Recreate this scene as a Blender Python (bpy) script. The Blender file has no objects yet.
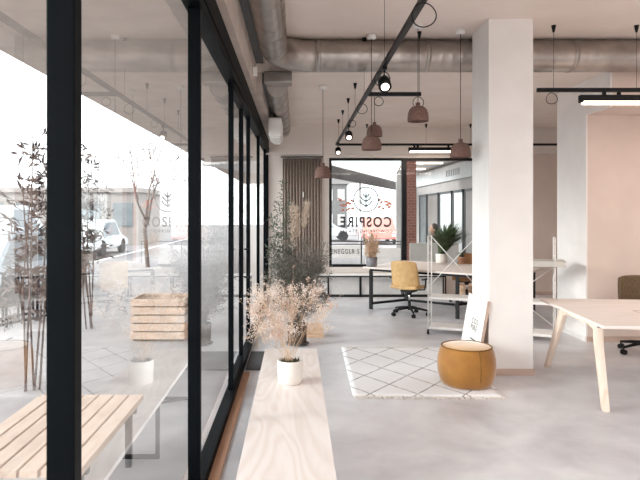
import bpy, bmesh, math, random
from mathutils import Vector, Matrix
random.seed(7)
C = bpy.context.scene.collection
PI = math.pi
F = 580.0
H = 1.7

def P(px, py, d):
    return Vector(((px - 296) * d / F, d, H - (py - 212) * d / F))

# ------------------------------------------------------------------ materials
def srgb(h):
    h = h.lstrip('#')
    out = []
    for i in (0, 2, 4):
        c = int(h[i:i + 2], 16) / 255
        out.append(c / 12.92 if c <= .04045 else ((c + .055) / 1.055) ** 2.4)
    return (*out, 1)

def newmat(name):
    m = bpy.data.materials.new(name)
    m.use_nodes = True
    nt = m.node_tree
    return m, nt, nt.nodes, nt.links, nt.nodes['Principled BSDF']

def mat(name, c1, c2=None, rough=.6, metal=0, scale=8, stretch=(1, 1, 1), bump=0, bscale=None, sheen=0, detail=4, lo=.35, hi=.65, spec=.5):
    m, nt, N, L, b = newmat(name)
    b.inputs['Roughness'].default_value = rough
    b.inputs['Metallic'].default_value = metal
    b.inputs['Specular IOR Level'].default_value = spec
    if sheen:
        b.inputs['Sheen Weight'].default_value = sheen
        b.inputs['Sheen Roughness'].default_value = .4
    tc = N.new('ShaderNodeTexCoord'); mp = N.new('ShaderNodeMapping')
    mp.inputs['Scale'].default_value = stretch
    L.new(tc.outputs['Object'], mp.inputs['Vector'])
    nz = N.new('ShaderNodeTexNoise'); nz.inputs['Scale'].default_value = scale; nz.inputs['Detail'].default_value = detail
    L.new(mp.outputs['Vector'], nz.inputs['Vector'])
    r = N.new('ShaderNodeValToRGB')
    r.color_ramp.elements[0].position = lo; r.color_ramp.elements[1].position = hi
    r.color_ramp.elements[0].color = srgb(c1); r.color_ramp.elements[1].color = srgb(c2 or c1)
    L.new(nz.outputs['Fac'], r.inputs['Fac']); L.new(r.outputs['Color'], b.inputs['Base Color'])
    if bump:
        bn = N.new('ShaderNodeBump'); bn.inputs['Strength'].default_value = bump; bn.inputs['Distance'].default_value = .01
        n2 = N.new('ShaderNodeTexNoise'); n2.inputs['Scale'].default_value = bscale or scale * 6; n2.inputs['Detail'].default_value = 3
        L.new(mp.outputs['Vector'], n2.inputs['Vector'])
        L.new(n2.outputs['Fac'], bn.inputs['Height']); L.new(bn.outputs['Normal'], b.inputs['Normal'])
    return m

def emit(name, col, s):
    m, nt, N, L, b = newmat(name)
    b.inputs['Base Color'].default_value = srgb(col)
    b.inputs['Emission Color'].default_value = srgb(col); b.inputs['Emission Strength'].default_value = s
    return m

def glass(name, ior=1.6, tint='#f4f8f8', refl=1.0):
    m, nt, N, L, b = newmat(name)
    N.remove(b)
    out = N['Material Output']
    t = N.new('ShaderNodeBsdfTransparent'); t.inputs['Color'].default_value = srgb(tint)
    g = N.new('ShaderNodeBsdfGlossy'); g.inputs['Roughness'].default_value = .0; g.inputs['Color'].default_value = (refl, refl, refl, 1)
    fr = N.new('ShaderNodeFresnel'); fr.inputs['IOR'].default_value = ior
    mx = N.new('ShaderNodeMixShader')
    # a constant index of refraction seen from both sides of the thin pane
    geo = N.new('ShaderNodeNewGeometry'); inv = N.new('ShaderNodeMath'); inv.operation = 'DIVIDE'
    inv.inputs[0].default_value = 1; inv.inputs[1].default_value = ior
    mm = N.new('ShaderNodeMix'); mm.data_type = 'FLOAT'
    L.new(geo.outputs['Backfacing'], mm.inputs[0]); mm.inputs[2].default_value = ior
    L.new(inv.outputs[0], mm.inputs[3])
    mm.inputs[3].default_value = 1 / ior
    # Fresnel node already inverts the index on back faces; feed the inverse there so both sides match
    L.new(mm.outputs[0], fr.inputs['IOR'])
    L.new(fr.outputs[0], mx.inputs[0]); L.new(t.outputs[0], mx.inputs[1]); L.new(g.outputs[0], mx.inputs[2])
    L.new(mx.outputs[0], out.inputs['Surface'])
    return m

def wood(name, c1, c2, axis='Y', scale=3, rough=.5, dist=6):
    m, nt, N, L, b = newmat(name)
    b.inputs['Roughness'].default_value = rough
    tc = N.new('ShaderNodeTexCoord'); mp = N.new('ShaderNodeMapping')
    s = {'X': (.18, 1, 1), 'Y': (1, .18, 1), 'Z': (1, 1, .18)}[axis]
    mp.inputs['Scale'].default_value = s
    L.new(tc.outputs['Object'], mp.inputs['Vector'])
    n1 = N.new('ShaderNodeTexNoise'); n1.inputs['Scale'].default_value = scale; n1.inputs['Detail'].default_value = 2; n1.inputs['Distortion'].default_value = .6
    L.new(mp.outputs['Vector'], n1.inputs['Vector'])
    mu = N.new('ShaderNodeMath'); mu.operation = 'MULTIPLY'; mu.inputs[1].default_value = dist
    L.new(n1.outputs['Fac'], mu.inputs[0])
    fr = N.new('ShaderNodeMath'); fr.operation = 'PINGPONG'; fr.inputs[1].default_value = .5
    L.new(mu.outputs[0], fr.inputs[0])
    n2 = N.new('ShaderNodeTexNoise'); n2.inputs['Scale'].default_value = scale * 14
    L.new(mp.outputs['Vector'], n2.inputs['Vector'])
    ad = N.new('ShaderNodeMath'); ad.operation = 'MULTIPLY_ADD'; ad.inputs[1].default_value = .4
    L.new(n2.outputs['Fac'], ad.inputs[0]); L.new(fr.outputs[0], ad.inputs[2])
    r = N.new('ShaderNodeValToRGB')
    r.color_ramp.elements[0].position = .1; r.color_ramp.elements[1].position = .6
    r.color_ramp.elements[0].color = srgb(c1); r.color_ramp.elements[1].color = srgb(c2)
    L.new(ad.outputs[0], r.inputs['Fac']); L.new(r.outputs['Color'], b.inputs['Base Color'])
    return m

def floor_mat():
    m, nt, N, L, b = newmat('polished_concrete')
    b.inputs['Specular IOR Level'].default_value = .5
    tc = N.new('ShaderNodeTexCoord')
    def noise(sc, det, dis=0):
        n = N.new('ShaderNodeTexNoise'); n.inputs['Scale'].default_value = sc; n.inputs['Detail'].default_value = det; n.inputs['Distortion'].default_value = dis
        L.new(tc.outputs['Object'], n.inputs['Vector']); return n
    a = noise(.9, 6, 1.2); c = noise(5, 5, .5)
    ad = N.new('ShaderNodeMath'); ad.operation = 'MULTIPLY_ADD'; ad.inputs[1].default_value = .45
    L.new(c.outputs['Fac'], ad.inputs[0]); L.new(a.outputs['Fac'], ad.inputs[2])
    r = N.new('ShaderNodeValToRGB')
    r.color_ramp.elements[0].position = .5; r.color_ramp.elements[1].position = .95
    r.color_ramp.elements[0].color = srgb('#bfbdc1'); r.color_ramp.elements[1].color = srgb('#e0dfe2')
    L.new(ad.outputs[0], r.inputs['Fac']); L.new(r.outputs['Color'], b.inputs['Base Color'])
    r2 = N.new('ShaderNodeMapRange'); r2.inputs[3].default_value = .28; r2.inputs[4].default_value = .5
    L.new(c.outputs['Fac'], r2.inputs[0]); L.new(r2.outputs[0], b.inputs['Roughness'])
    return m

def rug_mat():
    m, nt, N, L, b = newmat('rug_weave')
    b.inputs['Roughness'].default_value = .95
    tc = N.new('ShaderNodeTexCoord')
    nz = N.new('ShaderNodeTexNoise'); nz.inputs['Scale'].default_value = 9
    L.new(tc.outputs['Object'], nz.inputs['Vector'])
    sep = N.new('ShaderNodeSeparateXYZ'); L.new(tc.outputs['Object'], sep.inputs[0])
    def math_(op, a, bb):
        n = N.new('ShaderNodeMath'); n.operation = op
        for i, v in enumerate((a, bb)):
            if v is None: continue
            if isinstance(v, (int, float)): n.inputs[i].default_value = v
            else: L.new(v, n.inputs[i])
        return n.outputs[0]
    wob = math_('MULTIPLY', math_('SUBTRACT', nz.outputs['Fac'], .5), .05)
    X = math_('ADD', math_('DIVIDE', sep.outputs[0], .44), wob); Y = math_('ADD', math_('DIVIDE', sep.outputs[1], .60), wob)
    def line(v):
        return math_('LESS_THAN', math_('ABSOLUTE', math_('SUBTRACT', math_('FRACT', v, None), .5), None), .026)
    ln = math_('MAXIMUM', line(math_('ADD', math_('ADD', X, Y), 20.2)), line(math_('ADD', math_('SUBTRACT', X, Y), 20.2)))
    n3 = N.new('ShaderNodeTexNoise'); n3.inputs['Scale'].default_value = 14
    L.new(tc.outputs['Object'], n3.inputs['Vector'])
    ln = math_('MULTIPLY', ln, math_('MULTIPLY', n3.outputs['Fac'], 1.3))
    mx = N.new('ShaderNodeMix'); mx.data_type = 'RGBA'
    mx.inputs[6].default_value = srgb('#f0eff1'); mx.inputs[7].default_value = srgb('#77716d')
    L.new(ln, mx.inputs[0]); L.new(mx.outputs[2], b.inputs['Base Color'])
    bn = N.new('ShaderNodeBump'); bn.inputs['Strength'].default_value = .5; bn.inputs['Distance'].default_value = .01
    n2 = N.new('ShaderNodeTexNoise'); n2.inputs['Scale'].default_value = 120
    L.new(tc.outputs['Object'], n2.inputs['Vector']); L.new(n2.outputs['Fac'], bn.inputs['Height']); L.new(bn.outputs['Normal'], b.inputs['Normal'])
    return m

def brick_mat():
    m, nt, N, L, b = newmat('red_brick')
    b.inputs['Roughness'].default_value = .85
    tc = N.new('ShaderNodeTexCoord'); mp = N.new('ShaderNodeMapping'); mp.inputs['Rotation'].default_value = (PI / 2, 0, 0)
    L.new(tc.outputs['Object'], mp.inputs['Vector'])
    br = N.new('ShaderNodeTexBrick'); br.inputs['Scale'].default_value = 4
    br.inputs['Color1'].default_value = srgb('#b07264'); br.inputs['Color2'].default_value = srgb('#9c6054'); br.inputs['Mortar'].default_value = srgb('#b9a49a')
    L.new(mp.outputs['Vector'], br.inputs['Vector']); L.new(br.outputs['Color'], b.inputs['Base Color'])
    return m

M = {}
M['floor'] = floor_mat()
M['ceiling'] = mat('painted_ceiling', '#e2d4ca', '#e8dbd2', rough=.9, scale=2)
M['wall'] = mat('beige_plaster', '#ddd4cd', '#e2d9d2', rough=.9, scale=3, bump=.05)
M['white_wall'] = mat('white_plaster', '#e9e5e2', '#eeeae7', rough=.85, scale=3, bump=.04)
M['blush_wall'] = mat('blush_plaster', '#d6c4ba', '#dccac0', rough=.85, scale=3, bump=.04)
M['concrete'] = mat('precast_concrete', '#b9aca3', '#c9bcb2', rough=.8, scale=4, bump=.1)
M['black'] = mat('black_steel', '#0b0c0f', '#101216', rough=.45, scale=20, spec=.25)
M['frame'] = mat('blue_black_aluminium', '#04080b', '#070c10', rough=.55, scale=5, spec=.08)
M['black_plastic'] = mat('black_plastic', '#0c0d0f', '#141517', rough=.5, scale=20, spec=.3)
M['dark_grey'] = mat('dark_grey_metal', '#4b4d50', '#56585b', rough=.5, scale=10)
M['white_metal'] = mat('white_metal', '#e9e6e3', '#f0edea', rough=.4, scale=10)
M['shelf_grey'] = mat('grey_shelf', '#bab5ae', '#c3beb7', rough=.6, scale=5)
M['slat_grey'] = mat('grey_slat', '#5b5553', '#686260', rough=.8)
M['facade_dark'] = mat('slate_facade', '#6f6d6c', '#7b7978', rough=.9)
M['chrome'] = mat('chrome', '#c9c9c9', '#d6d6d6', rough=.2, metal=1, scale=10)
M['galv'] = mat('galvanised_steel', '#a19a95', '#bdb6b0', rough=.34, metal=1, scale=3, stretch=(1, 1, 1))
M['plywood'] = wood('pale_plywood', '#e0d3cb', '#ebe3df', 'Y', 3.0, .45, 9)
M['plywood_edge'] = wood('plywood_edge', '#c7ab92', '#dcc4ae', 'Y', 6, .6, 9)
M['oak'] = wood('bleached_oak', '#dccfc8', '#e3d9d3', 'X', 5, .5, 4)
M['oak_leg'] = wood('oak_leg', '#ddc8b6', '#eadacb', 'Z', 6, .5, 4)
M['board'] = wood('skirting_wood', '#b9a092', '#c8b0a1', 'X', 5, .55, 5)
M['sill_wood'] = wood('threshold_wood', '#a87a5c', '#bd9072', 'Y', 5, .5, 5)
M['slat'] = wood('outdoor_slat', '#bfa592', '#cfb6a4', 'Y', 6, .7, 4)
M['crate'] = wood('crate_wood', '#c9a88c', '#d9bca2', 'X', 6, .65, 5)
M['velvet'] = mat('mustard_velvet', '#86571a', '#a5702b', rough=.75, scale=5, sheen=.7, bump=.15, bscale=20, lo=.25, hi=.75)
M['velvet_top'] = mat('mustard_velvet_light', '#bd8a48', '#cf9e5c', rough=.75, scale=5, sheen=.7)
M['piping'] = mat('dark_mustard_piping', '#6d4a17', '#7d5620', rough=.8)
M['mustard'] = mat('mustard_leather', '#b8935f', '#c4a170', rough=.55, scale=14, bump=.05)
M['tan'] = mat('tan_leather', '#9a683c', '#ab7647', rough=.55, scale=14)
M['brown'] = mat('brown_felt', '#5f4d38', '#6d5942', rough=.85, scale=30, bump=.1)
M['cork'] = mat('brown_cork', '#6b5148', '#7d6157', rough=.9, scale=40, bump=.15, lo=.3, hi=.7)
M['rug'] = rug_mat()
M['fringe'] = mat('rug_fringe', '#e6ded6', '#f0e9e2', rough=.95, scale=30)
M['ceramic'] = mat('white_ceramic', '#e3dcd5', '#ece6e0', rough=.45, scale=10)
M['grey_pot'] = mat('grey_ceramic', '#77757a', '#87858a', rough=.5, scale=10)
M['terracotta'] = mat('terracotta', '#b98a6e', '#c99a7e', rough=.8, scale=12)
M['soil'] = mat('soil', '#3d3a2c', '#57523a', rough=1, scale=40)
M['dry'] = mat('dried_flower', '#dfcfc3', '#f0e5dc', rough=.95, scale=30)
M['dry_pink'] = mat('dried_flower_rust', '#c0a08e', '#dcc0ae', rough=.95, scale=30)
M['dry_stem'] = mat('dried_stem', '#c4a88c', '#d8bda2', rough=.9, scale=20)
M['pampas'] = mat('pampas_plume', '#d8c6b6', '#e6d8ca', rough=.95, scale=30)
M['twig'] = mat('grey_green_twig', '#5f5d57', '#8e8a81', rough=.95, scale=12, lo=.3, hi=.7)
M['twig_dark'] = mat('dark_seed_head', '#51463f', '#6f6258', rough=.95, scale=12)
M['leaf'] = mat('sage_leaf', '#4a5246', '#767d6e', rough=.7, scale=9)
M['leaf_dark'] = mat('dark_green_leaf', '#2f4029', '#5b6e4c', rough=.6, scale=9)
M['leaf_out'] = mat('reddish_shrub_leaf', '#5c4c49', '#7d6c68', rough=.7, scale=9)
M['bark'] = mat('bark', '#6d5c55', '#84736b', rough=.95, scale=20)
M['wicker'] = mat('dark_wicker', '#3f352e', '#6d5c50', rough=.8, scale=60, lo=.4, hi=.6)
M['curtain'] = mat('taupe_curtain', '#85766d', '#918279', rough=.95, scale=20)
M['mat'] = mat('dark_doormat', '#4a494b', '#5a595b', rough=1, scale=80)
M['paper'] = mat('white_print', '#ece7e3', '#f2eeea', rough=.6, scale=5)
M['ink'] = mat('grey_ink', '#55504e', '#605b59', rough=.7)
M['vinyl'] = mat('dark_vinyl', '#33343a', '#3b3c42', rough=.6)
M['vinyl_coral'] = mat('coral_vinyl', '#d58b78', '#de9c8a', rough=.6)
M['vinyl_pale'] = mat('pale_grey_vinyl', '#6f8585', '#7a9090', rough=.6)
M['glass'] = glass('window_glass', 2.8, '#dfe3e3')
M['glass_back'] = glass('back_window_glass', 1.45, '#cdd1d1')
M['led'] = emit('led_warm', '#ffe9d6', 5)
M['spot'] = emit('spot_led', '#fff0e2', 3)
M['pave'] = mat('pavement', '#8f8988', '#9d9796', rough=.85, scale=3, bump=.1)
M['road'] = mat('asphalt', '#857f7f', '#908a8a', rough=.85, scale=12)
M['white_paint'] = mat('road_paint', '#e8e4e2', '#efebe9', rough=.7)
M['car_white'] = mat('white_car_paint', '#dfe2e4', '#e6e9eb', rough=.2, scale=2)
M['car_blue'] = mat('pale_blue_car_paint', '#c9d3dd', '#d2dbe4', rough=.2, scale=2)
M['car_red'] = mat('coral_car_paint', '#c98275', '#d08d80', rough=.25, scale=2)
M['car_glass'] = mat('car_glass', '#98a2a8', '#a4aeb4', rough=.1, scale=2)
M['tyre'] = mat('tyre', '#2a2a2b', '#353536', rough=.8)
M['brick'] = brick_mat()
M['facade'] = mat('grey_facade', '#b7b2af', '#c2bdba', rough=.85, scale=2)
M['facade_tan'] = mat('tan_facade', '#98908b', '#a39b96', rough=.85, scale=1)
M['fascia'] = mat('pale_fascia', '#cfd3d4', '#dde0e0', rough=.5, scale=4)
M['win_dark'] = mat('shop_glass', '#6f7679', '#858c8e', rough=.15, scale=1)
M['win_pale'] = mat('shop_glass_pale', '#d9dcda', '#e8eae8', rough=.2, scale=1)
M['skin'] = mat('skin', '#c99a85', '#d2a591', rough=.6, scale=10)
M['hair'] = mat('dark_hair', '#33261f', '#44342b', rough=.6, scale=30)
M['cloth'] = mat('dark_coat', '#35393c', '#40454a', rough=.9, scale=20)

# ------------------------------------------------------------------ mesh helper
class MB:
    def __init__(s): s.b = bmesh.new()
    def box(s, c, d, rot=None, bev=0):
        g = bmesh.ops.create_cube(s.b, size=1)
        vs = g['verts']
        bmesh.ops.scale(s.b, vec=d, verts=vs)
        if bev:
            es = list({e for v in vs for e in v.link_edges})
            r = bmesh.ops.bevel(s.b, geom=es, offset=bev, segments=2, affect='EDGES', profile=.6)
            vs = list({v for f in r['faces'] for v in f.verts} | {v for v in vs if v.is_valid})
        if rot is not None: bmesh.ops.rotate(s.b, cent=(0, 0, 0), matrix=rot, verts=vs)
        bmesh.ops.translate(s.b, vec=c, verts=vs)
        return s
    def mm(s, a, b, bev=0):
        a = Vector(a); b = Vector(b)
        return s.box((a + b) / 2, b - a, None, bev)
    def sweep(s, pts, rad, seg=8, cap=True, flat=1):
        pts = [Vector(p) for p in pts]
        n = len(pts)
        if not hasattr(rad, '__len__'): rad = [rad] * n
        t0 = (pts[1] - pts[0]).normalized()
        up = Vector((0, 0, 1)) if abs(t0.z) < .9 else Vector((1, 0, 0))
        nrm = (up - t0 * up.dot(t0)).normalized()
        rings = []
        for i in range(n):
            if i == 0: t = pts[1] - pts[0]
            elif i == n - 1: t = pts[-1] - pts[-2]
            else: t = (pts[i + 1] - pts[i]).normalized() + (pts[i] - pts[i - 1]).normalized()
            if t.length < 1e-9: t = t0.copy()
            t.normalize()
            nrm = (nrm - t * nrm.dot(t))
            nrm.normalize()
            bi = t.cross(nrm)
            rings.append([s.b.verts.new(pts[i] + (nrm * math.cos(k * 2 * PI / seg) + bi * math.sin(k * 2 * PI / seg) * flat) * rad[i]) for k in range(seg)])
        for i in range(n - 1):
            for k in range(seg):
                f = s.b.faces.new((rings[i][k], rings[i + 1][k], rings[i + 1][(k + 1) % seg], rings[i][(k + 1) % seg]))
                f.smooth = seg > 4
        if cap:
            s.b.faces.new(rings[0]); s.b.faces.new(list(reversed(rings[-1])))
        return s
    def cyl(s, a, b, r, r2=None, seg=16):
        return s.sweep([a, b], [r, r if r2 is None else r2], seg)
    def bar(s, a, b, w, h=None):
        a = Vector(a); b = Vector(b); d = b - a
        q = d.to_track_quat('Y', 'Z').to_matrix()
        return s.box((a + b) / 2, (w, d.length, h or w), q)
    def lathe(s, prof, c=(0, 0, 0), seg=32):
        c = Vector(c); rings = []
        for r, z in prof:
            if r < 1e-6: rings.append([s.b.verts.new(c + Vector((0, 0, z)))])
            else: rings.append([s.b.verts.new(c + Vector((r * math.cos(k * 2 * PI / seg), r * math.sin(k * 2 * PI / seg), z))) for k in range(seg)])
        for i in range(len(rings) - 1):
            A, B = rings[i], rings[i + 1]
            for k in range(seg):
                k2 = (k + 1) % seg
                if len(A) == 1 and len(B) == 1: continue
                if len(A) == 1: f = s.b.faces.new((A[0], B[k2], B[k]))
                elif len(B) == 1: f = s.b.faces.new((A[k], A[k2], B[0]))
                else: f = s.b.faces.new((A[k], A[k2], B[k2], B[k]))
                f.smooth = True
        return s
    def poly(s, pts):
        s.b.faces.new([s.b.verts.new(Vector(p)) for p in pts]); return s
    def prism(s, pts, vec):
        a = [s.b.verts.new(Vector(p)) for p in pts]; vec = Vector(vec)
        b = [s.b.verts.new(Vector(p) + vec) for p in pts]
        n = len(a)
        s.b.faces.new(list(reversed(a))); s.b.faces.new(b)
        for i in range(n): s.b.faces.new((a[i], a[(i + 1) % n], b[(i + 1) % n], b[i]))
        return s
    def sheet(s, fn, nu, nv, th):
        g = [[Vector(fn(i / nu, j / nv)) for j in range(nv + 1)] for i in range(nu + 1)]
        def nr(i, j):
            a = g[min(i + 1, nu)][j] - g[max(i - 1, 0)][j]; b = g[i][min(j + 1, nv)] - g[i][max(j - 1, 0)]
            n = a.cross(b); return n.normalized() if n.length > 0 else Vector((0, 0, 1))
        T = [[s.b.verts.new(g[i][j] + nr(i, j) * th / 2) for j in range(nv + 1)] for i in range(nu + 1)]
        B = [[s.b.verts.new(g[i][j] - nr(i, j) * th / 2) for j in range(nv + 1)] for i in range(nu + 1)]
        def q(*v):
            f = s.b.faces.new(v); f.smooth = True
        for i in range(nu):
            for j in range(nv):
                q(T[i][j], T[i + 1][j], T[i + 1][j + 1], T[i][j + 1]); q(B[i][j], B[i][j + 1], B[i + 1][j + 1], B[i + 1][j])
        for i in range(nu):
            q(T[i][0], B[i][0], B[i + 1][0], T[i + 1][0]); q(T[i][nv], T[i + 1][nv], B[i + 1][nv], B[i][nv])
        for j in range(nv):
            q(T[0][j], T[0][j + 1], B[0][j + 1], B[0][j]); q(T[nu][j], B[nu][j], B[nu][j + 1], T[nu][j + 1])
        return s
    def leaf(s, p, d, L, w, nrm=None):
        p = Vector(p); d = Vector(d).normalized()
        n = Vector(nrm) if nrm else Vector((random.gauss(0, 1), random.gauss(0, 1), random.gauss(0, 1)))
        sd = d.cross(n)
        if sd.length < 1e-4: sd = d.cross(Vector((.3, .5, .8)))
        sd.normalize(); up = sd.cross(d).normalized()
        a = s.b.verts.new(p); t = s.b.verts.new(p + d * L - up * L * .12)
        l = s.b.verts.new(p + d * L * .45 + sd * w / 2 + up * w * .2); r = s.b.verts.new(p + d * L * .45 - sd * w / 2 + up * w * .2)
        m = s.b.verts.new(p + d * L * .45)
        for f in ((a, l, m), (a, m, r), (l, t, m), (m, t, r)): s.b.faces.new(f)
        return s
    def build(s, name, m, parent=None, loc=None, fix=False):
        bm = s.b
        bmesh.ops.recalc_face_normals(bm, faces=bm.faces[:])
        me = bpy.data.meshes.new(name); bm.to_mesh(me); bm.free()
        o = bpy.data.objects.new(name, me); C.objects.link(o)
        me.materials.append(M[m] if isinstance(m, str) else m)
        if parent: o.parent = parent
        if loc is not None: o.location = loc
        return o

def tag(o, label=None, cat=None, group=None, kind=None):
    if label: o['label'] = label
    if cat: o['category'] = cat
    if group: o['group'] = group
    if kind: o['kind'] = kind
    return o

def thing(name, label, cat, loc=(0, 0, 0), rz=0, group=None):
    o = bpy.data.objects.new(name, None); C.objects.link(o)
    o.location = loc; o.rotation_euler = (0, 0, rz); o.empty_display_size = .1
    return tag(o, label, cat, group)

def struct(o, label=None):
    o['kind'] = 'structure'
    if label: o['label'] = label
    return o

def dup(root, loc, rz=None, label=None):
    r = root.copy(); C.objects.link(r); r.location = loc
    if rz is not None: r.rotation_euler = (0, 0, rz)
    if label: r['label'] = label
    for ch in list(root.children):
        c = ch.copy(); C.objects.link(c); c.parent = r
        for g in ch.children:
            d = g.copy(); C.objects.link(d); d.parent = c
    return r

rnd = random.uniform
def gauss3(s): return Vector((random.gauss(0, s), random.gauss(0, s), random.gauss(0, s)))

# ------------------------------------------------------------------ setting
X0, X1, Y0, Y1 = -.60, 7.0, -3.0, 11.9
ZC, ZC2 = 3.72, 3.42
struct(MB().mm((X0 - .12, Y0 - .2, -.2), (X1 + .2, Y1 + .2, 0)).build('floor', 'floor'), 'pale polished concrete floor')
mb = MB().mm((X0 - .2, Y0 - .2, ZC), (X1 + .2, 7.15, ZC + .2))
mb.mm((X0 - .2, 7.15, ZC2), (X1 + .2, Y1 + .2, ZC + .2))
struct(mb.build('ceiling', 'ceiling'), 'greyish beige painted ceiling')
# back wall with its wide window opening
wx0, wx1, wz0, wz1 = .68, 4.10, .57, 2.81
mb = MB().mm((X0, Y1, 0), (wx0, Y1 + .25, ZC2)).mm((wx1, Y1, 0), (X1 + .2, Y1 + .25, ZC2))
mb.mm((wx0, Y1, 0), (wx1, Y1 + .25, wz0)).mm((wx0, Y1, wz1), (wx1, Y1 + .25, ZC2))
struct(mb.build('wall_back', 'wall'), 'beige back wall around the shop window')
struct(MB().mm((X0, Y1 - .12, 2.87), (X1, Y1, ZC2)).build('trim_1', 'wall'), 'shallow bulkhead across the top of the back wall')
struct(MB().mm((wx1, Y1 - .02, 0), (X1, Y1 - .001, 2.87)).build('wall_back_right', 'blush_wall'), 'blush pink wall right of the shop window')
struct(MB().mm((wx1, Y1 - .035, 0), (X1, Y1 - .021, .07)).build('baseboard_back', 'board'))
struct(MB().mm((X1, Y0, 0), (X1 + .2, Y1, ZC)).build('wall_right', 'white_wall'))
# front wall behind the camera; unseen opening added to let fill daylight in
mb = MB().mm((X0, Y0 - .2, 0), (X0 + .7, Y0, ZC)).mm((1.5, Y0 - .2, 0), (X1, Y0, ZC))
mb.mm((X0 + .7, Y0 - .2, 0), (1.5, Y0, .5)).mm((X0 + .7, Y0 - .2, 3.0), (1.5, Y0, ZC))
struct(mb.build('wall_front', 'white_wall'))
# blush room block right of the column: tall body, bulkhead over a recess, white flank
mb = MB().mm((3.82, 7.6, 0), (X1, 8.44, ZC2)).mm((3.82, 7.012, 2.97), (X1, 7.6, ZC2))
blk = struct(mb.build('wall_right_inner', 'blush_wall'), 'blush pink inner wall with a bulkhead over its recess')
struct(MB().mm((3.80, 7.6, 0), (3.82, 8.44, ZC2)).mm((3.80, 7.012, 2.97), (3.82, 7.6, ZC2)).build('wall_right_flank', 'white_wall'), 'white flank of the blush inner wall')
struct(MB().mm((3.80, 7.58, 0), (X1, 7.6, .07)).build('baseboard_right', 'board'), 'pale wooden skirting at the blush inner wall')
struct(MB().mm((3.78, 7.58, 0), (3.80, 8.44, .07)).build('baseboard_flank', 'white_metal'))
# free-standing column
cx0, cx1, cy0, cy1 = 2.01, 2.475, 6.05, 6.62
struct(MB().mm((cx0, cy0, 0), (cx1, cy1, ZC), .006).build('pillar', 'white_wall'), 'white square column from floor to ceiling')
struct(MB().mm((cx0 - .012, cy0 - .014, 0), (cx1 + .012, cy0 - .0005, .065)).mm((cx1 + .0005, cy0, 0), (cx1 + .012, cy1, .065)).build('trim_2', 'board'), 'wooden skirting around the white column')
# left wall: downstand above the glazing
struct(MB().mm((X0 - .1, Y0, 3.15), (-.49, 7.15, ZC)).mm((X0 - .1, 7.15, 3.15), (-.42, Y1 - .13, ZC - .3)).build('wall_left', 'concrete'), 'beige downstand wall above the left glazing')
struct(MB().mm((-.489, Y0, 3.52), (-.40, 7.1, 3.70)).mm((-.419, 7.16, 3.28), (-.375, 10.6, 3.415)).build('trim_3', 'dark_grey'), 'dark grey channel running along the ceiling edge')
struct(MB().mm((-.552, 1.0, 0), (-.485, 6.10, .02)).build('trim_4', 'sill_wood'), 'brown wooden threshold strip at the foot of the glazing')
mb = MB().mm((-.645, Y0, .002), (-.557, Y1, .07), .004).mm((-.655, Y0, 2.90), (-.548, Y1, 3.15), .006)
mb.mm((-.548, Y0, 2.96), (-.541, Y1, 3.0))
struct(mb.build('trim_5', 'frame'), 'dark head and sill rails of the left glazing')

posts = [-2.35, -.42, 1.5, 3.43, 5.35, 6.33, 7.27, 9.18, 11.1, 11.87]
nw = 1; nd = 1
for i in range(len(posts) - 1):
    a, b = posts[i], posts[i + 1]
    isd = (i == 4)
    nm = f'door_{nd}' if isd else f'window_{nw}'
    if isd: nd += 1
    else: nw += 1
    w = .026 if i != 5 else .02
    xa, xb = (-.635, -.563) if i < 4 else (-.622, -.576)
    if i >= 4: w = .02
    mb = MB().mm((xa, a - w, .07), (xb, a + w, 2.90), .004)
    mb.mm((-.618, a + w, .07), (-.582, a + w + .012, 2.90))
    if i == len(posts) - 2: mb.mm((-.635, b - .02, .07), (-.563, b + .02, 2.90))
    if isd:
        mb.mm((-.63, a + w, .07), (-.57, b - .02, .15)).mm((-.63, a + w, 2.82), (-.57, b - .02, 2.90))
        mb.mm((-.615, a + .022, .07), (-.585, a + .05, 2.9)).mm((-.615, b - .05, .07), (-.585, b - .021, 2.9))
    fr = struct(mb.build(nm, 'frame'), 'dark framed glass door in the left glazing' if isd else 'dark framed full-height pane of the left glazing')
    # one thin sheet of glass
    MB().poly([(-.60, a + w, .07), (-.60, b - .02, .07), (-.60, b - .02, 2.90), (-.60, a + w, 2.90)]).build('glass_pane', 'glass', fr)
    if isd:
        mh = MB().sweep([(-.555, b - .1, 1.0), (-.51, b - .1, 1.0), (-.51, b - .1, 1.3), (-.555, b - .1, 1.3)], .011, 8)
        mh.build('door_handle', 'black', fr)

# back window
mb = MB()
fw = .055
mb.mm((wx0, Y1 + .02, wz0), (wx0 + fw, Y1 + .1, wz1)).mm((wx1 - fw, Y1 + .02, wz0), (wx1, Y1 + .1, wz1))
mb.mm((wx0 + fw, Y1 + .02, wz0), (wx1 - fw, Y1 + .1, wz0 + fw)).mm((wx0 + fw, Y1 + .02, wz1 - fw), (wx1 - fw, Y1 + .1, wz1))
mb.mm((2.17, Y1 - .01, wz0 + fw), (2.27, Y1 + .1, wz1 - fw))
wb = struct(mb.build('window_back', 'black'), 'wide black framed shop window in the back wall')
MB().poly([(wx0 + fw, Y1 + .06, wz0 + fw), (2.17, Y1 + .06, wz0 + fw), (2.17, Y1 + .06, wz1 - fw), (wx0 + fw, Y1 + .06, wz1 - fw)]).build('glass_pane', 'glass_back', wb)
MB().poly([(2.27, Y1 + .06, wz0 + fw), (wx1 - fw, Y1 + .06, wz0 + fw), (wx1 - fw, Y1 + .06, wz1 - fw), (2.27, Y1 + .06, wz1 - fw)]).build('glass_pane', 'glass_back', wb)

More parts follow.
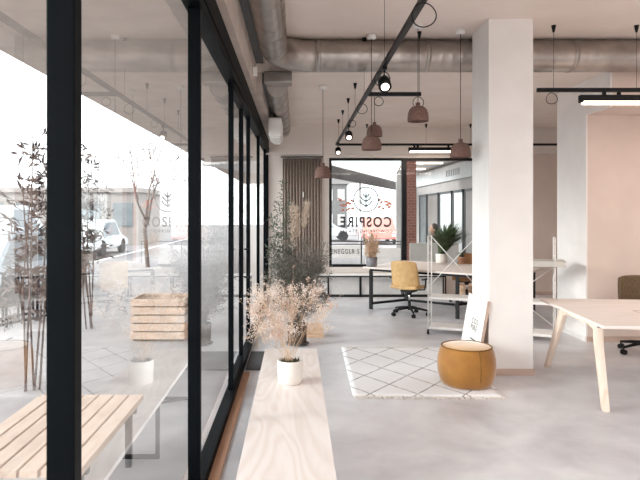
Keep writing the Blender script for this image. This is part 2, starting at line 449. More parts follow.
# lettering on the back window, read from the street
def text_mesh(body, size, name, m, parent, loc, rot, width=None, depth=.0015, bold=0):
    cu = bpy.data.curves.new(name, 'FONT'); cu.body = body; cu.size = size; cu.align_x = 'CENTER'; cu.extrude = depth; cu.offset = bold
    cu.space_character = 1.25
    t = bpy.data.objects.new(name, cu); C.objects.link(t)
    bpy.context.view_layer.update()
    dg = bpy.context.evaluated_depsgraph_get()
    me = bpy.data.meshes.new_from_object(t.evaluated_get(dg))
    bpy.data.objects.remove(t)
    xs = [v.co.x for v in me.vertices]; sx = 1
    if width and xs: sx = width / (max(xs) - min(xs))
    mx = (max(xs) + min(xs)) / 2
    for v in me.vertices: v.co.x = (v.co.x - mx) * sx
    me.materials.clear(); me.materials.append(M[m])
    o = bpy.data.objects.new(name, me); C.objects.link(o)
    o.location = loc; o.rotation_euler = rot; o.parent = parent
    return o
dY = Y1 + .055
dec = thing('window_decal', 'dark reversed lettering under a round leaf emblem stuck on the back window', 'window sign', (P(366, 212, dY).x, dY, 1.2))
def dl(px, py): 
    p = P(px, py, dY); return Vector((p.x - dec.location.x, 0, p.z - 1.2))
c0 = dl(366, 199.5)
text_mesh('COSPIRE', .29, 'lettering', 'vinyl', dec, dl(365.8, 226.6), (PI / 2, 0, PI), width=51 * dY / F, bold=.008)
text_mesh('COWORKING STÄTTE', .085, 'small_lettering', 'vinyl', dec, dl(366, 232.5), (PI / 2, 0, PI), width=53 * dY / F, bold=.001)
rr = 12.3 * dY / F
mb = MB().sweep([c0 + Vector((math.cos(t * PI / 24) * rr, 0, math.sin(t * PI / 24) * rr)) for t in range(49)], .012, 6)
mb.build('emblem_ring', 'vinyl', dec)
mb = MB()
mb.sweep([c0 + Vector((0, 0, -.17)), c0 + Vector((0, 0, .16))], .016, 6)
for sgn in (-1, 1):
    for (z0, x1, z1) in ((-.14, .13, -.02), (-.04, .11, .06), (.05, .07, .13)):
        mb.sweep([c0 + Vector((0, 0, z0)), c0 + Vector((sgn * x1 * .6, 0, z0 + (z1 - z0) * .4)), c0 + Vector((sgn * x1, 0, z1))], .016, 6)
mb.build('leaf_emblem', 'vinyl_pale', dec)
for sgn, nmx in ((-1, 0), (1, 0)):
    mb = MB()
    for k in range(9):
        p = c0 + Vector((sgn * (.22 + .03 * k), .0, -.18 + .025 * ((k * 5) % 7)))
        mb.leaf(p, (sgn * .6, 0, rnd(-.6, 1)), rnd(.11, .18), .055, (0, 1, 0))
    mb.sweep([c0 + Vector((sgn * .2, 0, -.2)), c0 + Vector((sgn * .36, 0, -.1)), c0 + Vector((sgn * .46, 0, .0))], .006, 5)
    mb.build('flower_sprig', 'vinyl_coral', dec)['label'] = 'coral flower sprig beside the emblem'

# curtain left of the window
def pleat(u, v, x0, x1, n, amp, zt, zb, y):
    return (x0 + (x1 - x0) * u, y + amp * math.sin(u * n * 2 * PI), zt + (zb - zt) * v)
cur = thing('curtain', 'floor-length taupe curtain hanging left of the back window', 'curtain', (.13, Y1 - .048, 0))
MB().sheet(lambda u, v: pleat(u, v, -.40, .40, 13, .022, 2.80, .03, 0), 156, 3, .004).build('curtain_panel', 'curtain', cur)
MB().cyl((-.44, 0, 2.825), (.42, 0, 2.825), .012, seg=10).build('curtain_rail', 'black', cur)
MB().mm((.005, -.04, 2.0), (.03, -.03, 2.11)).build('white_tag', 'white_metal', cur)

# ------------------------------------------------------------------ ducts
def ribbed(a, b, r, step=.11, rib=.0025):
    a = Vector(a); b = Vector(b); L = (b - a).length; n = int(L / step)
    pts, rad = [], []
    for i in range(n + 1):
        t = i * step / L
        for dt, k in ((0, 0), (.012, 1), (.024, 0)):
            tt = t + dt / L
            if tt <= 1: pts.append(a.lerp(b, tt)); rad.append(r + rib * k)
    pts.append(b); rad.append(r)
    return pts, rad
duct = thing('air_duct', 'fat silver spiral duct crossing the room under the ceiling with an elbow', 'duct', (-.25, 6.815, 3.5))
def L_(p): return Vector(p) - Vector((-.25, 6.815, 3.5))
p, r = ribbed(L_((-.25, Y0 + .3, 3.53)), L_((-.25, 6.35, 3.53)), .155, .3)
MB().sweep(p, r, 28).build('duct_run', 'galv', duct)
p, r = ribbed(L_((.22, 6.815, 3.53)), L_((6.9, 6.815, 3.53)), .182, .12)
MB().sweep(p, r, 32).build('duct_run', 'galv', duct)
pts = []; rad = []
for k in range(13):
    t = k / 12 * PI / 2
    pts.append(L_((-.25 + .47 * (1 - math.cos(t)), 6.35 + .465 * math.sin(t), 3.53))); rad.append(.157 + .028 * k / 12)
MB().sweep(pts, rad, 28).build('elbow', 'galv', duct)
for xx in (.24, 1.5, 3.2, 5.0):
    MB().sweep([L_((xx, 6.815, 3.53)), L_((xx + .05, 6.815, 3.53))], .187, 32).build('clamp_band', 'galv', duct)
MB().mm(L_((-.39, 7.06, 3.28)), L_((-.05, 7.30, 3.415)), .008).build('junction_box', 'galv', duct)
duct2 = thing('air_duct', 'slimmer silver duct running beyond the elbow along the left wall', 'duct', (-.24, 7.3, 3.28))
p, r = ribbed((0, .01, 0), (0, 3.9, 0), .128, .5, .008)
MB().sweep(p, r, 24).build('duct_run', 'galv', duct2)
mb = MB().bar((-.16, .55, .05), (0, .55, .0), .02).build('bracket', 'black', duct2)

ac = thing('air_conditioner', 'white wall-mounted air conditioner beside the slim duct', 'air conditioner', (-.42, 8.8, 2.82))
MB().mm((.0, 0, .32), (.205, .85, .03), .03).build('casing', 'white_metal', ac)
MB().mm((.05, .04, .0), (.17, .81, .028), .004).build('vent_flap', 'white_metal', ac)
sens = thing('wall_sensor', 'small white sensor on the downstand wall before the air conditioner', 'sensor', (-.49, 6.6, 3.30))
MB().mm((0, -.03, -.05), (.05, .03, .05), .01).build('sensor_body', 'white_metal', sens)

# ------------------------------------------------------------------ track lighting
def zceil(y): return ZC if y < 7.15 else ZC2
def track(label, a, b, hangs, loops=()):
    a = Vector(a); b = Vector(b)
    t = thing('light_track', label, 'track', a)
    MB().bar((0, 0, 0), b - a, .036, .042).build('rail', 'black', t)
    for f in hangs:
        q = (b - a) * f; zc = zceil((a + q).y) - a.z
        h = MB().cyl(q + Vector((0, 0, .02)), Vector((q.x, q.y, zc - .07)), .0022, seg=6).build('suspension_wire', 'black', t)
        MB().lathe([(0, -.075), (.010, -.075), (.026, -.001), (0, -.001)], (q.x, q.y, zc), 16).build('ceiling_cup', 'black', h)
    for f, rr in loops:
        q = (b - a) * f + Vector((.0, 0, -.03 - rr))
        MB().sweep([q + Vector((math.cos(k * PI / 12) * rr, .01 * math.sin(k * PI / 6), math.sin(k * PI / 12) * rr)) for k in range(25)], .004, 6).build('cable_loop', 'black_plastic', t)
    return t
TZ = 3.02
track('long black light track running away from the viewer under the ceiling', (.79, -1.5, TZ), (.79, 11.35, TZ), (.30, .52, .64, .72, .80, .88, .955), ((.395, .075), (.53, .07), (.655, .06), (.75, .05)))
track('short black light track branching right from the long track near the duct', (.81, 6.5, TZ), (1.40, 6.5, TZ), (.97,), ((.95, .06), (.2, .05)))
track('black light track crossing the room right in front of the back window', (.81, 11.35, TZ), (6.6, 11.35, TZ), (.1, .3, .45, .62, .85), ((.28, .05),))
track('black light track at the right carrying the glowing linear lamp', (2.61, 6.28, TZ), (6.6, 6.28, TZ), (.045, .27, .6, .9), ((.04, .06),))

def linear_lamp(label, x0, x1, y, zt):
    t = thing('linear_lamp', label, 'lamp', ((x0 + x1) / 2, y, zt))
    w = (x1 - x0) / 2
    MB().mm((-w, -.03, -.10), (w, .03, -.035)).mm((-w, -.03, -.115), (-w + .03, .03, -.10)).build('housing', 'black', t)
    MB().mm((-w + .03, -.026, -.135), (w, .026, -.101), .004).build('diffuser', 'led', t)
    for xx in (-w * .75, -w*.6, w * .7):
        MB().cyl((xx, 0, -.036), (xx, 0, 0), .022, seg=10).build('track_adapter', 'black', t)
    return t
linear_lamp('glowing linear lamp below the track at the right edge', 3.07, 5.2, 6.28, TZ - .021)
linear_lamp('glowing linear lamp in front of the back window', 2.20, 3.12, 11.35, TZ - .021)

def spot(label, y, s=1):
    t = thing('track_spotlight', label, 'spotlight', (.79, y, TZ - .021))
    MB().mm((-.02, -.05, -.03), (.02, .05, 0)).build('track_adapter', 'black', t)
    MB().bar((0, 0, -.03), (0, .0, -.12), .012).bar((-.055, 0, -.12), (.055, 0, -.12), .012).build('bracket', 'black', t)
    MB().sweep([(.0, .05, -.10), (.0, .02, -.12), (.0, -.06, -.19)], [.035, .055, .058], 20).build('lamp_head', 'black', t)
    MB().sweep([(.0, -.0605, -.1905), (.0, -.063, -.1925)], [.036, .036], 20).build('lens', 'spot', t)
    return t
spot('nearest black spotlight on the long ceiling track', 5.2)
spot('middle black spotlight on the long ceiling track', 8.7)
spot('farthest black spotlight at the end of the long ceiling track', 10.9)

# pendants
def pendant(label, x, y, zb):
    t = thing('pendant_lamp', label, 'pendant lamp', (x, y, zb), group='bell-shaped pendant lamps')
    zc = zceil(y) - zb
    MB().lathe([(.111, 0), (.112, .03), (.108, .08), (.094, .125), (.066, .155), (.030, .166), (.024, .168), (.024, .20), (.008, .205), (0, .205)], seg=36)\
        .lathe([(.104, .0), (.101, .075), (.086, .118), (.05, .148), (0, .155)], seg=36).lathe([(.104, 0), (.111, 0)], seg=36).build('lamp_shade', 'cork', t)
    MB().cyl((0, 0, .205), (0, 0, zc - .02), .0035, seg=6).build('cord', 'black_plastic', t)
    MB().lathe([(0, zc - .05), (.048, zc - .05), (.052, zc - .001), (0, zc - .001)], seg=24).build('ceiling_rose', 'white_metal', t)
    MB().lathe([(0, .03), (.024, .045), (.03, .07), (.02, .1), (.015, .15), (0, .15)], seg=16).build('bulb', 'ceramic', t)
    return t
def pend_px(label, px, pyb, d): 
    p = P(px, pyb, d); return pendant(label, p.x, p.y, p.z)
pend_px('brown bell pendant hanging alone right of the long track', 418, 121.5, 6.23)
pend_px('brown bell pendant hanging farther back behind its lower twin', 374.5, 136.5, 8.2)
pend_px('lower brown bell pendant hanging in front of its twin', 371.5, 150, 6.6)
pend_px('brown bell pendant hanging left of the white column', 460.5, 157.5, 6.42)
pend_px('brown bell pendant hanging lowest between curtain and window', 323, 178, 7.9)

# ------------------------------------------------------------------ plywood bench
bn = thing('plywood_bench', 'long plywood bench top on black steel frame beside the glass wall', 'bench', (-.046, 3.4, 0))
MB().mm((-.24, -2.4, .402), (.24, 2.0, .43), .002).build('bench_top', 'plywood', bn)
for yy in (-2.2, -.75, .6, 1.85):
    mb = MB()
    mb.bar((-.2, yy, 0), (-.2, yy, .40), .025).bar((.2, yy, 0), (.2, yy, .40), .025).bar((-.2, yy, .39), (.2, yy, .39), .022).bar((-.2, yy, .0125), (.2, yy, .0125), .025)
    mb.build('leg', 'black', bn)
mb = MB().bar((-.2, -2.2, .388), (-.2, 1.85, .388), .022).bar((.2, -2.2, .388), (.2, 1.85, .388), .022).bar((-.2, .6, .38), (-.2, 1.8, .03), .014)
mb.build('frame_rail', 'black', bn)

# dried flower pot standing on it
def stems_to(mb, base, tips, r=.0016, spread=.03, bend=.35):
    for t in tips:
        b = base + Vector((rnd(-spread, spread), rnd(-spread, spread), 0))
        mid = b.lerp(t, .5) + Vector((-(t.x - b.x) * bend * .3, -(t.y - b.y) * bend * .3, .02))
        mb.sweep([b, mid, t], [r, r * .9, r * .6], 4, cap=False)
def fluff(mb, c, r, n, s, flat=1):
    for _ in range(n):
        d = gauss3(1).normalized() * r * (random.random() ** .5)
        d.z *= flat
        p = c + d
        mb.leaf(p, gauss3(1), rnd(.6, 1.3) * s, s * .55)

dp = thing('dried_flower_pot', 'white pot of fluffy beige dried flowers standing on the plywood bench', 'potted plant', (-.044, 4.32, .4305))
MB().lathe([(0, 0), (.082, 0), (.090, .006), (.095, .168), (.092, .172), (.086, .167), (.078, .13), (0, .13)], seg=40).build('pot', 'ceramic', dp)
mb = MB().lathe([(.079, .13), (.05, .145), (0, .15)], seg=20)
for _ in range(160): mb.leaf(Vector((rnd(-.06, .06), rnd(-.06, .06), .14)), (rnd(-.6, .6), rnd(-.6, .6), 1), rnd(.02, .05), .012)
mb.build('moss', 'soil', dp)
tips = []
heads = MB(); rust = MB(); stm = MB()
for k in range(58):
    x = rnd(-.31, .30); 
    if k < 12: x = rnd(-.33, -.12)
    y = rnd(-.2, .2); z = .62 - abs(x) * .25 + rnd(-.22, .12)
    t = Vector((x, y, z)); tips.append(t)
    fluff(heads if k % 6 else rust, t, rnd(.035, .065), 85, .013)
    for _ in range(6):
        s = t + gauss3(.05); s.z += rnd(0, .06)
        stm.sweep([t - Vector((x * .2, y * .2, .1)), s], [.0009, .0006], 3, cap=False)
        fluff(heads if k % 4 else rust, s, .016, 9, .011)
stems_to(stm, Vector((0, 0, .13)), tips[::2], .0012)
stm.build('stems', 'dry_stem', dp); heads.build('flower_heads', 'dry', dp)
rust.build('rust_flower_heads', 'dry_pink', dp)['label'] = 'rust pink dried flower heads'

# big arrangement on the floor behind
bg = thing('dried_branch_arrangement', 'tall grey-green dried branches with pampas plumes in a dark wicker pot', 'potted plant', (.015, 7.45, 0))
mb = MB()
prof = [(0, .025), (.105, .025)]
for k in range(12): prof += [(.108 + .012 * k / 12 + .004, .03 + k * .02), (.108 + .012 * k / 12, .04 + k * .02)]
prof += [(.118, .275), (.11, .27), (.10, .23), (0, .23)]
mb.lathe(prof, seg=36)
for k in range(18):
    t = k / 18 * 2 * PI; mb.sweep([(.113 * math.cos(t), .113 * math.sin(t), .03), (.124 * math.cos(t), .124 * math.sin(t), .27)], .006, 5)
mb.build('wicker_pot', 'wicker', bg)
MB().lathe([(0, 0), (.13, 0), (.155, .02), (.15, .026), (.12, .012), (0, .012)], seg=36).build('saucer', 'dark_grey', bg)
tw = MB(); seeds = MB()
for k in range(240):
    a = rnd(0, 2 * PI); rr = .46 * math.sqrt(random.random()); zt = rnd(.7, 1.5) - rr * .55
    b = Vector((rnd(-.05, .05), rnd(-.05, .05), .23)); t = Vector((rr * math.cos(a) * .95, rr * math.sin(a) * .8, zt))
    mid = b.lerp(t, .55) - Vector((t.x * .2, t.y * .2, 0))
    tw.sweep([b, mid, t], [.0025, .002, .001], 3, cap=False)
    for _ in range(16):
        f = rnd(.35, 1); p = b.lerp(t, f) if f > .8 else b.lerp(mid, f) ; p = mid.lerp(t, rnd(-.1, 1))
        d = ((t - mid).normalized() + gauss3(.7)).normalized(); L = rnd(.05, .15)
        tw.sweep([p, p + d * L], [.0014, .0008], 3, cap=False)
        for j in range(3): tw.leaf(p + d * L * rnd(.3, 1), d + gauss3(.8), rnd(.02, .045), .010)
    if k % 5 == 0:
        fluff(seeds, Vector((t.x * .9, t.y * .9, rnd(.45, .8))), .03, 40, .02)
tw.build('twigs', 'twig', bg); seeds.build('seed_heads', 'twig_dark', bg)
for (px, pb, pt, dd) in ((292.5, 250, 205, -.02), (304, 228, 204, .05), (297, 238, 208, .1)):
    d = 7.45 + dd
    pb_, pt_ = P(px, pb, d) - bg.location, P(px + (3 if px > 300 else -1), pt, d) - bg.location
    mb = MB().sweep([Vector((0, 0, .24)), Vector((pb_.x * .6, dd, pb_.z * .6)), pb_, pt_], [.004, .003, .003, .001], 5)
    n = 420
    for k in range(n):
        f = k / n; c = pb_.lerp(pt_, f); w = .045 * math.sin(PI * min(1, f * .85 + .12)) ** .8
        mb.leaf(c + Vector((random.gauss(0, w * .35), random.gauss(0, w * .35), 0)), (random.gauss(0, .6), random.gauss(0, .6), 1), rnd(.04, .09), .007)
    mb.build('pampas_plume', 'pampas', bg)
for k, (tx, tz, ty) in enumerate(((-.16, 2.10, -.1), (-.24, 1.86, .1), (-.33, 1.68, -.02), (-.10, 1.75, .12), (-.28, 1.45, .15), (-.35, 1.25, -.1))):
    mb = MB(); b = Vector((-.02, 0, .25)); t = Vector((tx, ty, tz)); mid = b.lerp(t, .5) + Vector((-.05, 0, -.02))
    path = [b, mid, t]; mb.sweep(path, [.004, .003, .0015], 5)
    n = int(46 * tz)
    for j in range(n):
        f = .25 + .75 * j / n
        p = (b.lerp(mid, f * 2) if f < .5 else mid.lerp(t, f * 2 - 1))
        d = Vector((rnd(-1, 1), rnd(-1, 1), rnd(-.2, .7))).normalized(); L = rnd(.03, .1)
        mb.sweep([p, p + d * L], [.0015, .001], 3, cap=False)
        for i in range(3): mb.leaf(p + d * L * (.5 + i * .25), d + gauss3(.5), rnd(.03, .05), .02)
    mb.build('leafy_branch', 'leaf', bg)

cr = thing('wooden_crate', 'small pale wooden crate on the floor behind the wicker pot', 'crate', (.21, 7.95, 0))
mb = MB()
for z in (0, .055, .11):
    mb.mm((-.16, -.12, z + .003), (.16, -.105, z + .048)).mm((-.16, .105, z + .003), (.16, .12, z + .048))
    mb.mm((-.16, -.105, z + .003), (-.145, .105, z + .048)).mm((.145, -.105, z + .003), (.16, .105, z + .048))
mb.build('slats', 'crate', cr)
MB().mm((-.145, -.105, 0), (.145, .105, .012)).build('bottom', 'crate', cr)

tag(MB().mm((-.30, -.40, .001), (.42, .40, .015), .004).build('doormat', 'mat', loc=(-.24, 6.62, 0)), 'dark grey doormat on the floor inside the glass door', 'doormat')

# ------------------------------------------------------------------ rug, pouf, leaning print
rg = thing('rug', 'cream rug with grey diamond lines and fringed ends under the pouf', 'rug', (1.235, 6.27, .0005), rz=-.022)
MB().sheet(lambda u, v: (-.69 + 1.38 * u, -.95 + 1.9 * v, .007 + .0015 * math.sin(u * 9) * math.sin(v * 11)), 24, 30, .012).build('rug_pile', 'rug', rg)
for e in (-1, 1):
    mb = MB()
    for k in range(90):
        x = -.68 + 1.36 * k / 89; p = Vector((x, e * .945, .008))
        mb.sweep([p, p + Vector((rnd(-.01, .01), e * .035, .002)), p + Vector((rnd(-.02, .02), e * rnd(.06, .08), -.004))], [.004, .005, .003], 4)
    mb.build('fringe', 'fringe', rg)

pf = thing('pouf', 'round mustard velvet pouf standing on the rug before the column', 'pouf', (1.675, 5.70, .0165))
prof = [(0, 0), (.225, 0), (.245, .012), (.262, .06), (.276, .13), (.281, .19), (.276, .26), (.262, .32), (.243, .362), (.236, .368)]
mb = MB().lathe(prof, seg=64); 
for v in mb.b.verts:
    a = math.atan2(v.co.y, v.co.x)
    if v.co.xy.length > .23: v.co.xy *= 1 + .005 * math.sin(a * 9 + v.co.z * 30) * math.sin(v.co.z * 25)
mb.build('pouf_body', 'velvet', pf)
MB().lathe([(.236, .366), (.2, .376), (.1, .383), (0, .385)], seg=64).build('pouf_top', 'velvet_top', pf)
MB().sweep([(.238 * math.cos(k * PI / 32), .238 * math.sin(k * PI / 32), .369) for k in range(65)], .007, 8).build('piping', 'piping', pf)
MB().sweep([(.05 + .0, -.226, .0), (.055, -.268, .1), (.057, -.277, .19), (.055, -.264, .3), (.05, -.235, .365)], .004, 6).build('seam', 'piping', pf)

# print leaning on the column's left face
lb = thing('leaning_print', 'white printed panel leaning against the left side of the column', 'print', (1.868, 6.32, .017))
tilt = math.asin(min(.99, .125 / .76))
R_ = Matrix.Rotation(tilt, 3, 'Y')
def rb(mb): 
    for v in mb.b.verts: v.co = R_ @ v.co
    return mb
rb(MB().mm((.0, -.285, .0), (.032, .35, .765), .002)).build('panel_body', 'board', lb)
rb(MB().mm((-.003, -.285, .0), (-.0002, .35, .765))).build('printed_face', 'paper', lb)
mb = MB()
def pr(y0, y1, z0, z1): mb.mm((-.0045, y0, z0), (-.0031, y1, z1))
for body, z in (('CO5', .47), ('PIRE', .40)):
    t = text_mesh(body.replace('5', 'S'), .085, 'outline_print', 'ink', lb, R_ @ Vector((-.0045, -.01, z)), (R_ @ Matrix.Rotation(-PI / 2, 3, 'Z') @ Matrix.Rotation(PI / 2, 3, 'X')).to_euler(), width=.2, depth=.001)
mb = MB()
for z, a, b in ((.30, .06, -.13), (.272, .03, -.13), (.255, .06, -.10), (.225, .06, -.13), (.20, .06, -.04)): pr(b, a, z, z + .014)
rb(mb).build('text_print', 'vinyl', lb)

# ------------------------------------------------------------------ office chairs
def office_chair(label, shell, loc, face, arms=True, group='swivel chairs'):
    # built facing +Y, face = heading of the seat
    t = thing('office_chair', label, 'chair', loc, math.atan2(face[1], face[0]) - PI / 2, group)
    def back(u, v):
        x = (u - .5) * (.47 - .04 * v ** 3) ; z = .46 + .45 * v
        y = -.20 - .07 * v - .0 + .10 * (2 * u - 1) ** 2 * (1 - .35 * v)
        zz = z - .03 * abs(2 * u - 1) ** 4 * (v > .5) * (v - .5) * 2
        return (x, y, zz)
    MB().sheet(back, 16, 12, .035).build('backrest', shell, t)
    def seat(u, v):
        x = (u - .5) * .46 * (1 - .12 * v ** 3); y = -.22 + .44 * v
        return (x, y, .455 + .02 * (2 * u - 1) ** 2 - .03 * max(0, v - .8) * 5 * .5 + .01 * (1 - v))
    MB().sheet(seat, 14, 12, .05).build('seat', shell, t)
    MB().mm((-.10, -.13, .385), (.10, .12, .425), .01).lathe([(0, .385), (.05, .385), (.035, .34), (0, .34)], seg=16).build('tilt_mechanism', 'black_plastic', t)
    MB().cyl((0, 0, .20), (0, 0, .385), .014, seg=12).build('gas_column', 'chrome', t)
    MB().cyl((0, 0, .085), (0, 0, .24), .028, .024, 16).build('base_hub', 'black_plastic', t)
    for k in range(5):
        a = k * 2 * PI / 5 + .35; c, s = math.cos(a), math.sin(a)
        lg = MB().sweep([(.02 * c, .02 * s, .125), (.16 * c, .16 * s, .11), (.30 * c, .30 * s, .085)], [.024, .02, .015], 8, flat=1).build('leg', 'black_plastic', t)
        cc = Vector((.295 * c, .295 * s, .03)); ax = Vector((-s, c, 0))
        MB().cyl(cc - ax * .028, cc - ax * .006, .03, seg=14).cyl(cc + ax * .006, cc + ax * .028, .03, seg=14).cyl(cc, cc + Vector((0, 0, .058)), .009, seg=8).build('caster', 'black_plastic', lg)
    if arms:
        for sx in (-1, 1):
            MB().sweep([(sx * .16, .0, .425), (sx * .27, .0, .44), (sx * .285, .0, .52), (sx * .285, .0, .60)], .012, 8).mm((sx * .285 - .02, -.12, .60), (sx * .285 + .02, .12, .62), .006).build('armrest', 'black_plastic', t)
    return t
V = Vector((.59, .807)).normalized(); U = Vector((V.y, -V.x))
office_chair('mustard leather swivel chair with its back to the viewer at the long desk', 'mustard', (1.87, 9.57, 0), (V.x, V.y))
C0 = Vector((1.17, 10.17))
def desk(u, v): q = C0 + U * u + V * v; return (q.x, q.y)
q = desk(1.22, 1.78)
office_chair('tan leather swivel chair on the far side of the long desk by the column', 'tan', (q[0], q[1], 0), (-V.x, -V.y), arms=False)
office_chair('brown swivel chair behind the pale table in front of the blush wall', 'brown', (4.2, 6.98, 0), (-.15, -1), arms=False)

# long desk
dk = thing('long_desk', 'long wooden office desk on black steel legs near the back window', 'desk', (C0.x, C0.y, 0), math.atan2(U.y, U.x))
DW = 1.60
MB().mm((0, 0, .712), (2.6, DW, .742), .003).build('desk_top', 'oak', dk)
for u in (.12, 1.68, 2.48):
    for v in (.08, DW - .08):
        MB().bar((u, v, 0), (u, v, .685), .05).build('leg', 'black', dk)
mb = MB()
for u in (.12, 1.68, 2.48): mb.bar((u, .08, .69), (u, DW - .08, .69), .04)
mb.bar((.12, .08, .69), (2.48, .08, .69), .04).bar((.12, DW - .08, .69), (2.48, DW - .08, .69), .04)
mb.build('top_frame', 'black', dk)
mb = MB().bar((.42, DW / 2, .10), (1.38, DW / 2, .10), .04)
for v in (.08, DW - .08): mb.bar((.12, v, .10), (.42, DW / 2, .10), .04).bar((1.68, v, .10), (1.38, DW / 2, .10), .04)
mb.bar((1.68, DW / 2, .1), (2.48, DW / 2, .1), .04)
mb.build('stretcher', 'black', dk)
MB().sheet(lambda u, v: (.75 + .8 * u, .75 + .2 * v, .60 + .06 * (2 * v - 1) ** 2), 6, 8, .01).build('cable_tray', 'black', dk)

# plants on the desk
q = desk(.13, .09)
g1 = thing('dried_grass_pot', 'grey pot of dry beige grasses on the left corner of the desk', 'potted plant', (q[0] , q[1] + .03, .7425))
MB().lathe([(0, 0), (.085, 0), (.09, .01), (.105, .16), (.10, .165), (.095, .13), (0, .13)], seg=32).build('pot', 'grey_pot', g1)
mb = MB()
for k in range(230):
    a = rnd(0, 2 * PI); r = rnd(0, .17); t = Vector((r * math.cos(a), r * math.sin(a), rnd(.28, .62) - r * .5))
    b = Vector((rnd(-.06, .06), rnd(-.06, .06), .12)); mb.sweep([b, b.lerp(t, .5) + Vector((0, 0, .03)), t], [.003, .0025, .001], 3, cap=False)
    for _ in range(3): mb.leaf(b.lerp(t, rnd(.5, 1)), (t - b).normalized() + gauss3(.4), rnd(.03, .07), .012)
mb.build('grass', 'dry_stem', g1)
def bushy(mb, n, h, spread, w, zb, back=.0):
    for k in range(n):
        a = rnd(0, 2 * PI); r = spread * math.sqrt(random.random()); L = rnd(.6, 1) * h
        b = Vector((rnd(-.05, .05), rnd(-.05, .05), zb)); t = Vector((r * math.cos(a), r * math.sin(a), zb + L * (1 - .35 * (r / spread) ** 2)))
        mid = b.lerp(t, .55) + Vector((-t.x * .2, -t.y * .2, .04)); tip = t + (t - mid) * .2 - Vector((0, 0, .05 * rnd(0, 1)))
        sd = Vector((-math.sin(a), math.cos(a), 0)) * w
        v = [mb.b.verts.new(x) for x in (b - sd * .4, b + sd * .4, mid - sd * .5, mid + sd * .5, t - sd * .35, t + sd * .35, tip)]
        mb.b.faces.new((v[0], v[1], v[3], v[2])); mb.b.faces.new((v[2], v[3], v[5], v[4])); mb.b.faces.new((v[4], v[5], v[6]))
g2 = thing('bushy_green_plant', 'bushy dark green plant in a white pot on the long desk', 'potted plant', (P(441.5, 0, 10.95).x, 10.95, .7425))
MB().lathe([(0, 0), (.095, 0), (.105, .01), (.108, .17), (.102, .175), (.097, .15), (0, .15)], seg=32).build('pot', 'ceramic', g2)
mb = MB(); bushy(mb, 620, .62, .46, .014, .15); 
for v in mb.b.verts: v.co.x += .16 * max(0, v.co.z - .15) / .5
mb.build('foliage', 'leaf_dark', g2)
g3 = thing('small_terracotta_plant', 'small plant in a terracotta pot beside the white pot on the desk', 'potted plant', (P(461, 0, 10.75).x, 10.72, .7425))
MB().lathe([(0, 0), (.05, 0), (.066, .10), (.072, .10), (.072, .13), (.062, .13), (.06, .11), (0, .11)], seg=28).build('pot', 'terracotta', g3)
mb = MB(); bushy(mb, 60, .16, .10, .014, .11); mb.build('foliage', 'leaf', g3)

wb_ = thing('wicker_basket', 'tan woven basket on the floor below the back window by the column', 'basket', (3.36, 11.48, 0))
mb = MB()
for k in range(10):
    z = .012 + k * .026
    rr = .125 + .012 * (k % 2)
    mb.sweep([(rr * math.copysign(abs(math.cos(j * PI / 16)) ** .5, math.cos(j * PI / 16)), rr * math.copysign(abs(math.sin(j * PI / 16)) ** .5, math.sin(j * PI / 16)), z) for j in range(33)], .014, 6)
mb.lathe([(0, 0), (.11, 0), (.11, .01), (0, .01)], seg=16)
mb.build('woven_body', 'crate', wb_)

# low window bench along the back wall
lbn = thing('window_bench', 'low white bench with thin black frame along the back wall', 'bench', (1.4, 11.70, 0))
MB().mm((-1.7, -.12, .425), (1.6, .12, .45), .002).build('bench_top', 'white_metal', lbn)
MB().mm((-1.69, .095, .02), (1.59, .11, .415)).build('back_panel', 'white_metal', lbn)
mb = MB()
for z in (.0125, .41): 
    for y in (-.107, .08): mb.bar((-1.7, y, z), (1.6, y, z), .022)
mb.build('frame_rail', 'black', lbn)
for x in (-1.69, -.75, -.1, .75, 1.59):
    for y in (-.107, .08): MB().bar((x, y, .0), (x, y, .42), .022).build('leg', 'black', lbn)

# ------------------------------------------------------------------ shelving cart
th = .36
sc_ = thing('shelf_cart', 'white wire shelf trolley with crossed braces behind the column', 'shelf', (1.84, 8.08, 0), -th)
LS, DS, HS = 1.62, .36, 1.36
for x in (0, LS / 2 - .2, LS):
    mb = MB()
    for y in (0, DS): mb.cyl((x, y, .07), (x, y, HS), .0075, seg=8)
    zz = .16
    while zz <= HS + .01:
        mb.cyl((x, 0, zz), (x, DS, zz), .0045, seg=6); zz += .12
    mb.cyl((x, 0, HS), (x, DS, HS), .009, seg=6)
    mb.build('ladder_frame', 'white_metal', sc_)
    for y in (0, DS):
        MB().cyl((x - .012, y, .03), (x + .012, y, .03), .03, seg=14).cyl((x, y, .03), (x, y, .07), .008, seg=8).build('caster', 'black_plastic', sc_)
for z, a, b in ((.085, 0, LS), (.50, 0, LS / 2 - .2), (.50, LS / 2 - .2, LS)):
    MB().mm((a + .012, -.0, z - .012), (b - .012, DS, z + .022), .003).build('shelf_board', 'white_metal', sc_)
MB().mm((LS / 2 - .18, -.02, .985), (LS + .13, DS + .04, 1.06), .004).build('top_shelf', 'shelf_grey', sc_)
mb = MB()
xm = LS / 2 - .2
for a, b, z0, z1 in ((0, xm, .66, 1.34), (xm, LS, .15, .95), ):
    mb.cyl((a, DS + .012, z0), (b, DS + .012, z1), .006, seg=6).cyl((a, DS + .02, z1), (b, DS + .02, z0), .006, seg=6)
mb.build('cross_brace', 'white_metal', sc_)
pq = Vector((1.2, .16)); pw = Matrix.Rotation(-th, 2) @ pq
g4 = thing('small_succulent', 'small green plant in a dark pot on the white shelf trolley', 'potted plant', (1.84 + pw.x, 8.08 + pw.y, .5225))
MB().lathe([(0, 0), (.05, 0), (.06, .09), (.055, .092), (.05, .08), (0, .08)], seg=24).build('pot', 'dark_grey', g4)
mb = MB(); bushy(mb, 90, .16, .11, .022, .08); mb.build('foliage', 'leaf_dark', g4)

